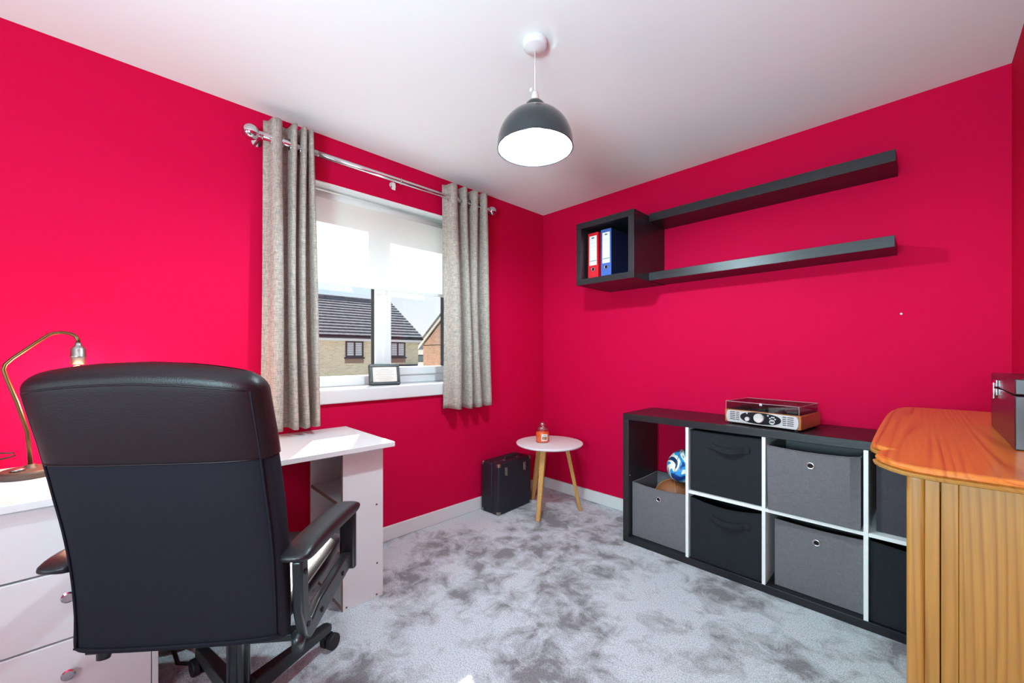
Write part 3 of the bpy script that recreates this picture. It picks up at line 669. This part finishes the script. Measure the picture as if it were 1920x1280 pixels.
def fbin(label, x0, x1, y0, y1, z0, z1, m, style, dip=.0, group=None, lean=.0):
    b = thing('storage_box', label, 'storage box', ((x0+x1)/2, (y0+y1)/2, z0), group)
    # open tray: outer wall grid, thick fabric, slightly bowed faces
    def ring(z, top):
        out = []; N = 10
        cs_ = [(x0, y0), (x1, y0), (x1, y1), (x0, y1)]
        for i in range(4):
            A, C = cs_[i], cs_[(i+1) % 4]
            for k in range(N):
                s = k/N; bow = math.sin(PI*s); x = A[0]+(C[0]-A[0])*s; y = A[1]+(C[1]-A[1])*s
                zz = z-(dip*bow*top if i in (0,) else dip*.4*bow*top)
                q = .006*bow*math.sin(PI*min(1, (z-z0)/(z1-z0)))
                if i == 0: y -= q*.6+lean*top
                if i == 1: x += q*.3
                if i == 2: y += 0
                if i == 3: x -= q*.3
                out.append((x, y, zz))
        return out
    lv = 8
    R_ = [ring(z0+(z1-z0)*k/lv, k/lv) for k in range(lv+1)]
    mb = MB(); V = [[mb.bm.verts.new(p) for p in r] for r in R_]; n = len(V[0])
    for A, C in zip(V, V[1:]):
        for j in range(n): mb.bm.faces.new((A[j], A[(j+1) % n], C[(j+1) % n], C[j]))
    mb.bm.faces.new(V[0][::-1])
    body = mb.build('box_body', m, b, smooth=False, solid=.005, soff=-1)
    # stitched rim and bottom fold
    top = [Vector(p)+Vector((0, -.0005, 0)) for p in R_[-1]]
    MB().tube(top, .0022, 6, closed=True).build('rim_seam', m, body, smooth=True)
    xc = (x0+x1)/2
    if style == 'eyelet':
        ez = z1-.062-dip*.5; fq = (ez-z0)/(z1-z0); yy = y0-.0036*math.sin(PI*fq)-lean*fq-.0012
        M = None
        MB().lathe([(.0095, 0), (.0095, -.003), (.0155, -.003), (.0165, 0), (.0095, 0)], (xc, yy+.0015, ez), 24, cap=False, axis='y').build('eyelet', CHROME, b, smooth=True)
        MB().lathe([(.0095, 0), (.0095, -.0012)], (xc, yy+.0012, ez), 20, axis='y').build('eyelet_hole', mat('hole_black', (8, 8, 9), .9), b)
    elif style == 'strap':
        hw = .078; zz = z1-.068-dip*.5; pts = []
        for k in range(13):
            s = k/12; a = PI*s; pts.append((xc+.02-hw+2*hw*s, y0-.006-.026*math.sin(a)**.8, zz-.012*math.sin(a)))
        sm = MB(); 
        rg = [[(p[0], p[1]-.0015, p[2]-.013), (p[0], p[1]+.0015, p[2]-.013), (p[0], p[1]+.0015, p[2]+.013), (p[0], p[1]-.0015, p[2]+.013)] for p in pts]
        sm.loft(rg); sm.box(xc+.02-hw-.022, xc+.02-hw+.006, y0-.0085, y0-.004, zz-.014, zz+.014); sm.box(xc+.02+hw-.006, xc+.02+hw+.022, y0-.0085, y0-.004, zz-.014, zz+.014)
        sm.build('handle', m, b, smooth=False)
    return b
c0, c1, c2, c3 = cells
fbin('grey fabric storage box holding the two balls at the left end', c0[0]+.006, c0[1]-.004, 2.305, 2.64, .040, .372, GREYBIN, 'eyelet', .012)
fbin('black fabric storage box with strap handle in the upper row', c1[0]+.005, c1[1]-.003, 2.285, 2.64, .415, .748, BLACKBIN, 'strap', .004)
fbin('black fabric storage box with strap handle and sagging rim in the lower row', c1[0]+.005, c1[1]-.003, 2.285, 2.64, .040, .375, BLACKBIN, 'strap', .022)
fbin('grey fabric storage box with eyelet in the upper row under the record player', c2[0]+.012, c2[1]-.008, 2.262, 2.62, .415, .730, GREYBIN, 'eyelet', .008, lean=.022)
fbin('grey fabric storage box with eyelet in the lower row next to the black boxes', c2[0]+.030, c2[1]-.002, 2.310, 2.64, .040, .362, GREYBIN, 'eyelet', .006)
fbin('grey fabric storage box with painted-in shade in the upper right cube beside the pine chest', c3[0]+.022, c3[1]-.005, 2.315, 2.64, .415, .735, GREYBIN_SHADED, 'plain', .006)
fbin('plain black fabric storage box in the lower right cube beside the pine chest', c3[0]+.004, c3[1]-.004, 2.285, 2.64, .040, .378, BLACKBIN, 'plain', .014)

# balls
def ball_mat():
    m = bpy.data.materials.new('blue_white_ball_print'); m.use_nodes = True; n = m.node_tree; b = n.nodes['Principled BSDF']; L = n.links.new
    t = n.nodes.new('ShaderNodeTexCoord'); wv = n.nodes.new('ShaderNodeTexNoise'); wv.inputs['Scale'].default_value = 6; wv.inputs['Detail'].default_value = .5; wv.inputs['Distortion'].default_value = 2.2
    L(t.outputs['Object'], wv.inputs['Vector']); r = n.nodes.new('ShaderNodeValToRGB'); r.color_ramp.interpolation = 'CONSTANT'; L(wv.outputs['Fac'], r.inputs[0])
    e = r.color_ramp.elements; e[0].position = 0; e[0].color = lin(20, 60, 130); e[1].position = .40; e[1].color = lin(40, 150, 215)
    k = e.new(.50); k.color = lin(240, 238, 222); k = e.new(.62); k.color = lin(25, 50, 100)
    L(r.outputs[0], b.inputs['Base Color']); b.inputs['Roughness'].default_value = .3; return m
br = thing('ball', 'brown leather ball lying inside the grey box', 'ball', (-1.075, 2.47, .19))
MB().sphere((-1.075, 2.45, .285), .115).build('ball_skin', mat('brown_ball_leather', (140, 84, 48), .5, bump=.2, bscale=300), br, smooth=True)
for ang in (0, PI/2):
    MB().tube([(-1.075+.1155*math.cos(a)*math.cos(ang+.5), 2.45+.1155*math.cos(a)*math.sin(ang+.5), .285+.1155*math.sin(a)) for a in [2*PI*j/48 for j in range(48)]], .0016, 6, closed=True).build('seam', mat('tan_seam', (190, 140, 90), .5), br, smooth=True)
rb = thing('ball', 'blue and white rugby ball resting on the brown ball', 'ball', (-1.02, 2.45, .40))
MB().sphere((-1.022, 2.46, .492), .089, sx=1, sy=1.35, sz=1, M=Matrix.Rotation(.35, 4, 'X')).build('ball_skin', ball_mat(), rb, smooth=True)
MB().tube([(-1.022, 2.46+.1215*math.cos(a)*math.cos(.35)-.0905*math.sin(a)*math.sin(.35), .492+.1215*math.cos(a)*math.sin(.35)+.0905*math.sin(a)*math.cos(.35)) for a in [2*PI*j/48 for j in range(48)]], .0012, 6, closed=True).build('seam', mat('ball_seam', (60, 70, 90), .5), rb, smooth=True)

# ================================================================== RECORD PLAYER
rp = thing('record_player', 'retro wooden record player with clear lid on top of the shelving unit', 'record player')
WD = pine('orange_veneer', 0, (190, 122, 72), (168, 98, 54), sc=10, rough=.35, coat=.2)
L_ = .352; D_ = .265
B(-L_/2, L_/2, 0, D_, 0, .068).build('cabinet', WD, rp, bevel=.004)
SIL = mat('silver_plastic', (205, 203, 205), .32, metal=.3)
fp = []
for sx_ in (1, -1):
    for i in range(7):
        a = -PI/2+PI*i/6
        fp.append((sx_*(.155+.012*math.cos(a)), (.033+.031*math.sin(a))*1 if sx_ > 0 else .033-.031*math.sin(a)))
MB().prism(fp, 1, -.004, .001).build('front_panel', SIL, rp, bevel=.001)
pn = []
for i in range(40):
    t = 2*PI*i/40; pn.append((.094*sgn(math.cos(t), .75), .036+.029*sgn(math.sin(t), .8)*(1-.10*math.cos(t)**2)))
MB().prism(pn, 1, -.007, -.0035).build('control_panel', mat('gloss_black_panel', (24, 26, 30), .2), rp, bevel=.001)
MB().lathe([(.0235, -.0065), (.0235, -.016), (.021, -.019), (.006, -.018)], (-.003, 0, .038), 32, axis='y').build('tuning_knob', mat('brushed_knob', (222, 220, 218), .3, metal=.35), rp)
MB().lathe([(.0115, -.0065), (.0115, -.014), (.010, -.016)], (-.058, 0, .027), 24, axis='y').build('volume_knob', mat('brushed_knob', (205, 200, 192)), rp)
MB().lathe([(.0125, -.0065), (.0125, -.0095)], (.056, 0, .026), 24, axis='y').build('earphone_socket', SIL, rp)
B(.048, .064, -.0105, -.0095, .023, .029).build('socket_slot', BLK, rp)
for (x, z) in ((.038, .055), (.047, .043), (.0555, .049), (.064, .049), (.070, .041), (-.060, .056)):
    MB().lathe([(.0038, -.0065), (.0038, -.0095)], (x, 0, z), 12, axis='y').build('button', SIL, rp)
for sx_ in (-1, 1):
    for i in range(5):
        z = .016+i*.0095
        for (a, b) in ((.100, .116), (.120, .147)):
            B(min(sx_*a, sx_*b), max(sx_*a, sx_*b), -.0046, -.0035, z, z+.0036).build('vent_slot', RUB, rp)
pk = B(-L_/2+.012, L_/2-.012, .012, D_-.012, .068, .072).build('deck', mat('deck_black', (40, 38, 40), .5), rp)
MB().lathe([(.098, .072), (.102, .075), (.102, .080), (.098, .082)], (-.045, .135, 0), 48).build('platter', mat('platter_rubber', (22, 22, 24), .4), rp, smooth=False, bevel=.001)
MB().tube([(.10, .22, .088), (.10, .12, .090), (.075, .055, .090)], .004, 8).build('tone_arm', mat('grey_plastic', (120, 120, 122), .4), rp, smooth=True)
B(.105, .155, .03, .22, .072, .082).build('arm_board', mat('grey_plastic', (120, 120, 122)), rp, bevel=.003)
q = MB(); x0, x1, y0, y1, z0, z1, t = -L_/2+.004, L_/2-.010, .006, D_-.004, .069, .110, .002
q.box(x0, x1, y0, y1, z1-t, z1); q.box(x0, x1, y0, y0+t, z0, z1-t); q.box(x0, x1, y1-t, y1, z0, z1-t); q.box(x0, x0+t, y0+t, y1-t, z0, z1-t); q.box(x1-t, x1, y0+t, y1-t, z0, z1-t)
ld = q.build('lid', LIDG, rp)
q = MB(); e_ = .0011
for (a, b) in (((x0, y0, z1), (x1, y0, z1)), ((x0, y0, z1), (x0, y1, z1)), ((x1, y0, z1), (x1, y1, z1)), ((x0, y1, z1), (x1, y1, z1)), ((x0, y0, z0), (x0, y0, z1)), ((x1, y0, z0), (x1, y0, z1))): q.tube([a, b], e_, 6)
q.build('lid_edge', mat('polished_acrylic_edge', (190, 170, 175), .2), ld)
B(-.006, .006, y0-.003, y0+.0, .100, .112).build('lid_catch', SIL, ld)
for (x, y) in ((-.15, .02), (.15, .02), (-.15, .24), (.15, .24)):
    MB().lathe([(.010, -.008), (.010, 0)], (x, y, 0), 14).build('foot', RUB, rp)
ang = math.atan2(2.300-2.348, .354)
rp.location = (-.577, 2.325, .808); rp.rotation_euler = (0, 0, ang)

# ================================================================== WALL SHELF
ws = thing('wall_shelf', 'black brown wall shelf with a cube box and two long ledges', 'shelf', (-.9, 2.70, 1.65))
X0, X1, Y0, Z0_, Z1_ = -1.688, -1.250, 2.279, 1.645, 2.071; t = .040
B(X0, X1, Y0, YB-.001, Z1_-t, Z1_).build('box_top', BROWNBLACK, ws, bevel=.001); B(X0, X1, Y0, YB-.001, Z0_, Z0_+t).build('box_bottom', BROWNBLACK, ws, bevel=.001)
B(X0, X0+t, Y0, YB-.001, Z0_+t, Z1_-t).build('box_side', BROWNBLACKV, ws, bevel=.001); B(X1-t, X1, Y0, YB-.001, Z0_+t, Z1_-t).build('box_side', BROWNBLACKV, ws, bevel=.001)
B(X0+t, X1-t, YB-.012, YB-.001, Z0_+t, Z1_-t).build('box_back', BROWNBLACK, ws)
B(X1, -.085, 2.472, YB-.001, 2.030, 2.083).build('ledge', BROWNBLACK, ws, bevel=.001)
B(X1, -.088, 2.472, YB-.001, 1.648, 1.700).build('ledge', BROWNBLACK, ws, bevel=.001)
def binder(label, x0, wd, h_, col, side):
    b = thing('ring_binder', label, 'binder', (x0+wd/2, 2.45, Z0_+t))
    zb = Z0_+t+.0005; m = mat('binder_'+side, col, .4)
    q = MB(); q.box(x0, x0+wd, 2.335, 2.338, zb, zb+h_); q.box(x0, x0+.003, 2.338, 2.62, zb, zb+h_); q.build('cover', m, b, bevel=.001)
    B(x0+wd-.003, x0+wd, 2.338, 2.62, zb, zb+h_).build('side_cover', mat('navy_side', (24, 28, 62), .5) if side == 'blue' else m, b)
    B(x0+.006, x0+wd-.006, 2.342, 2.60, zb+.006, zb+h_-.02).build('papers', mat('paper', (226, 222, 214), .8), b)
    lb_ = B(x0+wd*.15, x0+wd*.87, 2.3338, 2.335, zb+.095, zb+h_-.022).build('spine_label', mat('label_white', (236, 238, 238), .5), b)
    q = MB(); zt = zb+h_-.022
    for k, dz in enumerate((.05, .075, .10, .128, .155)): q.box(x0+wd*.2, x0+wd*.8, 2.3335, 2.3338, zt-dz, zt-dz+.001)
    q.build('label_lines', mat('pale_print', (170, 172, 176), .6), lb_)
    B(x0+wd*.18, x0+wd*.84, 2.3333, 2.3338, zb+.122, zb+.127).build('label_band', mat('teal_print', (70, 130, 130), .6), lb_)
    MB().lathe([(.012, 0), (.012, -.0006)], (x0+wd*.5, 2.3338, zt-.014), 20, axis='y', M=Matrix.Diagonal((1, 1, .4))).build('logo', mat('logo_green', (60, 110, 105), .6), lb_)
    MB().lathe([(.010, 0), (.010, -.002), (.0145, -.002), (.0145, 0), (.01, 0)], (x0+wd*.5, 2.335, zb+.068), 24, cap=False, axis='y').build('finger_ring', CHROME, b, smooth=True)
    MB().lathe([(.010, 0), (.010, -.0005)], (x0+wd*.5, 2.335, zb+.068), 20, axis='y').build('finger_hole', mat('hole_black', (8, 8, 9), .9), b)
binder('red ring binder in the wall shelf box', -1.629, .081, .318, (214, 22, 40), 'red')
binder('blue ring binder beside the red one in the wall shelf box', -1.524, .078, .322, (62, 98, 178), 'blue')

sk = MB().lathe([(.004, 0), (.0045, -.003), (.002, -.004)], (-.074, 2.70, 1.364), 12, axis='y').build('screw', mat('label_white', (236, 238, 238)), None)
tag(sk, 'small white screw plug in the red wall right of the shelf', 'screw')

# ================================================================== SIDE TABLE, CANDLE, CASE
TX, TY, TZ = -1.968, 2.322, .509
tbl = thing('side_table', 'round white side table with three splayed wooden legs in the corner', 'table', (TX, TY, 0))
MB().lathe([(.236, TZ-.018), (.247, TZ-.012), (.250, TZ-.004), (.248, TZ-.001), (.244, TZ)], (TX, TY, 0), 72).build('table_top', mat('white_table_lacquer', (242, 240, 242), .4), tbl, smooth=False, bevel=.001)
for (fx, fy) in ((-1.887, 2.104), (-1.795, 2.472), (-2.205, 2.390)):
    d = Vector((fx-TX, fy-TY, 0)); n = d.normalized(); s_ = Vector((-n.y, n.x, 0)); top = Vector((TX, TY, 0))+n*.125
    rg = []
    for k in range(6):
        f = k/5; c = top.lerp(Vector((fx, fy, 0)), f); z = (TZ-.018)*(1-f); r1, r2 = .021-.006*f, .016-.004*f
        rg.append([tuple(c+s_*a+n*b)[:2]+(z,) for a, b in ((-r1, -r2), (r1, -r2), (r1, r2), (-r1, r2))])
    MB().loft(rg).build('leg', OAK, tbl, bevel=.005, seg=3)
MB().box(-.012, .012, -.10, .10, TZ-.034, TZ-.018, Matrix.Translation((TX, TY, 0)) @ Matrix.Rotation(.6, 4, 'Z')).build('brace', OAK, tbl)

CX, CY = -2.008, 2.288
cj = thing('candle', 'orange jar candle with glass lid on the round side table', 'candle', (CX, CY, TZ))
z = TZ+.0005
MB().lathe([(.046, z), (.051, z+.006), (.051, z+.070), (.047, z+.082), (.038, z+.090), (.038, z+.098), (.041, z+.10)], (CX, CY, 0), 40, cap=True).build('jar', JARG, cj, smooth=True)
MB().lathe([(.044, z+.004), (.0485, z+.008), (.0485, z+.068), (.044, z+.078), (.02, z+.080)], (CX, CY, 0), 36).build('wax', mat('orange_wax', (245, 104, 34), .5), cj, smooth=True)
ldj = MB().lathe([(.036, z+.094), (.044, z+.102), (.045, z+.112), (.040, z+.118), (.016, z+.120), (.013, z+.124), (.022, z+.132), (.026, z+.140), (.018, z+.147)], (CX, CY, 0), 32).build('lid', glass_mat('pale_lid_glass', (.86, .78, .80), .35), cj, smooth=True)
# label wraps the camera side
lab = MB(); pic = MB()
va = math.atan2(-CY, -CX)
def arc(mb, a0, a1, z0, z1, r):
    mb.grid(lambda u, v: (CX+r*math.cos(va+a0+(a1-a0)*u), CY+r*math.sin(va+a0+(a1-a0)*u), z0+(z1-z0)*v), 8, 1)
arc(lab, -.15, .78, z+.018, z+.066, .0518); lab.build('label', mat('label_white', (236, 238, 238)), cj)
arc(pic, -.08, .68, z+.024, z+.048, .0521); pic.build('label_picture', mat('label_olive', (170, 130, 96), .5, var=.5, vscale=90), cj)
tx = MB(); arc(tx, 0, .62, z+.054, z+.058, .0521); tx.build('label_text', mat('teal_print', (70, 130, 130)), cj)

cs = thing('carry_case', 'black record carry case with metal corners standing by the wall', 'case')
BC = mat('black_leatherette', (24, 27, 40), .5, bump=.25, bscale=400)
cw, cl_, chh = .180, .372, .370
B(-cw, -cw*.38, 0, cl_, 0, chh).build('case_back', BC, cs, bevel=.008, seg=3)
B(-cw*.375, 0, 0, cl_, 0, chh).build('case_front', BC, cs, bevel=.008, seg=3)
PIPE = mat('dark_piping', (54, 52, 60), .35)
for x in (-.005, -cw+.005):
    MB().tube([(x, .006, .01), (x, .006, chh-.006), (x, cl_-.006, chh-.006), (x, cl_-.006, .01)], .0035, 8).build('piping', PIPE, cs, smooth=True)
for x in (-cw, -.028):
    for y in (-.002, cl_-.026):
        for z_ in (-.0, chh-.026):
            B(x-.002 if x < -.1 else x, x+.026 if x < -.1 else .002, y, y+.028, z_, z_+.028).build('metal_corner', STEEL, cs, bevel=.008, seg=3)
for y in (.078, .288):
    la = MB(); la.box(.0, .004, y-.013, y+.013, chh-.092, chh-.034); la.box(.004, .009, y-.009, y+.009, chh-.078, chh-.044); la.box(.004, .012, y-.004, y+.004, chh-.094, chh-.070)
    la.build('latch', STEEL, cs, bevel=.0015)
hpts = [(-.055, .115, chh+.002), (-.055, .125, chh+.018), (-.055, .145, chh+.024), (-.055, .227, chh+.024), (-.055, .247, chh+.018), (-.055, .257, chh+.002)]
MB().tube(hpts, .007, 10).build('handle', BC, cs, smooth=True)
for y in (.112, .260): B(-.068, -.042, y-.012, y+.012, chh, chh+.008).build('handle_mount', STEEL, cs, bevel=.002)
cs.location = (-2.142, 1.963, .001); cs.rotation_euler = (0, 0, math.radians(4.0))

# ================================================================== PINE CHEST
pc = thing('chest_of_drawers', 'varnished pine chest of drawers at the right wall', 'chest of drawers', (.12, 1.6, 0))
out = [(.260, 1.048), (.07, 1.036), (.012, 1.034), (-.012, 1.039), (-.027, 1.047), (-.042, 1.062), (-.056, 1.084), (-.064, 1.105), (-.067, 1.125), (-.064, 1.142), (-.055, 1.158), (-.046, 1.176), (-.043, 1.190), (-.050, 1.201), (-.062, 1.212), (-.072, 1.224), (-.078, 1.240), (-.081, 1.275), (-.084, 1.40), (-.086, 1.62), (-.085, 1.90), (-.080, 2.02), (-.070, 2.12), (-.055, 2.17), (-.035, 2.195), (.0, 2.205), (.260, 2.205)]
cen = Vector((.09, 1.6))
def inset(pts, k):
    r = []
    n = len(pts)
    for i, p in enumerate(pts):
        a = Vector(pts[i-1]); c = Vector(pts[(i+1) % n]); tn = (c-a).normalized(); nn = Vector((-tn.y, tn.x))
        if nn.dot(cen-Vector(p)) < 0: nn = -nn
        q = Vector(p)+nn*k; r.append((min(q.x, .260), q.y))
    return r
# moulded edge profile, lofted between outlines
lay = [(.944, -.001), (.946, -.006), (.950, -.007), (.952, -.004), (.953, .001), (.956, -.003), (.960, -.003), (.9635, .001), (.965, .006)]
lvl = [[(x, y, z) for x, y in inset(out, k)] for z, k in lay]
MB().loft(lvl[:5]).build('top_moulding', PINE_Z if False else PINE_Y, pc)
MB().loft(lvl[4:]).build('chest_top', PINE_TOP, pc)
BX0, BY0, BY1, BZ = -.022, 1.062, 2.17, .944
B(BX0, BX0+.024, BY0-.004, BY0+.03, 0, BZ).build('corner_post', PINE_Z, pc, bevel=.006, seg=3)
B(BX0, BX0+.024, BY1-.03, BY1, 0, BZ).build('corner_post', PINE_Z, pc, bevel=.006, seg=3)
xs = [(BX0+.024, BX0+.043, 0), (BX0+.0445, BX0+.066, .003), (BX0+.0665, BX0+.142, .0035), (BX0+.1425, BX0+.222, .0035), (BX0+.2225, .258, .0035)]
for a, b, dy in xs: B(a, b, BY0+dy, BY0+.018, 0.0, BZ).build('plank', PINE_Z, pc, bevel=.0012)
B(BX0+.024, .258, BY1-.018, BY1, 0, BZ).build('side_panel', PINE_Z, pc)
B(.240, .258, BY0+.02, BY1-.02, 0, BZ).build('back_panel', PINE_Z, pc)
B(BX0+.004, .235, BY0+.03, BY1-.03, .0, .07).build('plinth', PINE_Y, pc)
B(BX0+.006, .235, BY0+.03, BY1-.03, BZ-.03, BZ).build('rail', PINE_Y, pc)
for k in range(6):
    y0 = BY0+.031+k*(BY1-BY0-.062)/6
    B(BX0+.003, BX0+.021, y0+.0006, y0+(BY1-BY0-.062)/6-.0006, .0, BZ).build('plank', PINE_Z, pc, bevel=.0012)

bx = thing('box', 'dark red black lacquered box with chrome catch on the pine chest', 'box', (.195, 1.57, .965))
LAC = mat('dark_red_lacquer', (46, 18, 28), .32, var=.3, vscale=30, coat=.15)
B(.136, .256, 1.362, 1.785, .9655, 1.080).build('box_base', LAC, bx, bevel=.002)
B(.136, .256, 1.362, 1.785, 1.083, 1.116).build('box_lid', LAC, bx, bevel=.002)
q = MB(); q.box(.132, .136, 1.632, 1.688, 1.062, 1.080); q.box(.132, .136, 1.632, 1.688, 1.084, 1.102); q.box(.128, .132, 1.648, 1.672, 1.052, 1.094)
q.build('catch', CHROME, bx, bevel=.0015)

# tidy: drop helper values
for o in TMP:
    if '_o' in o: del o['_o']
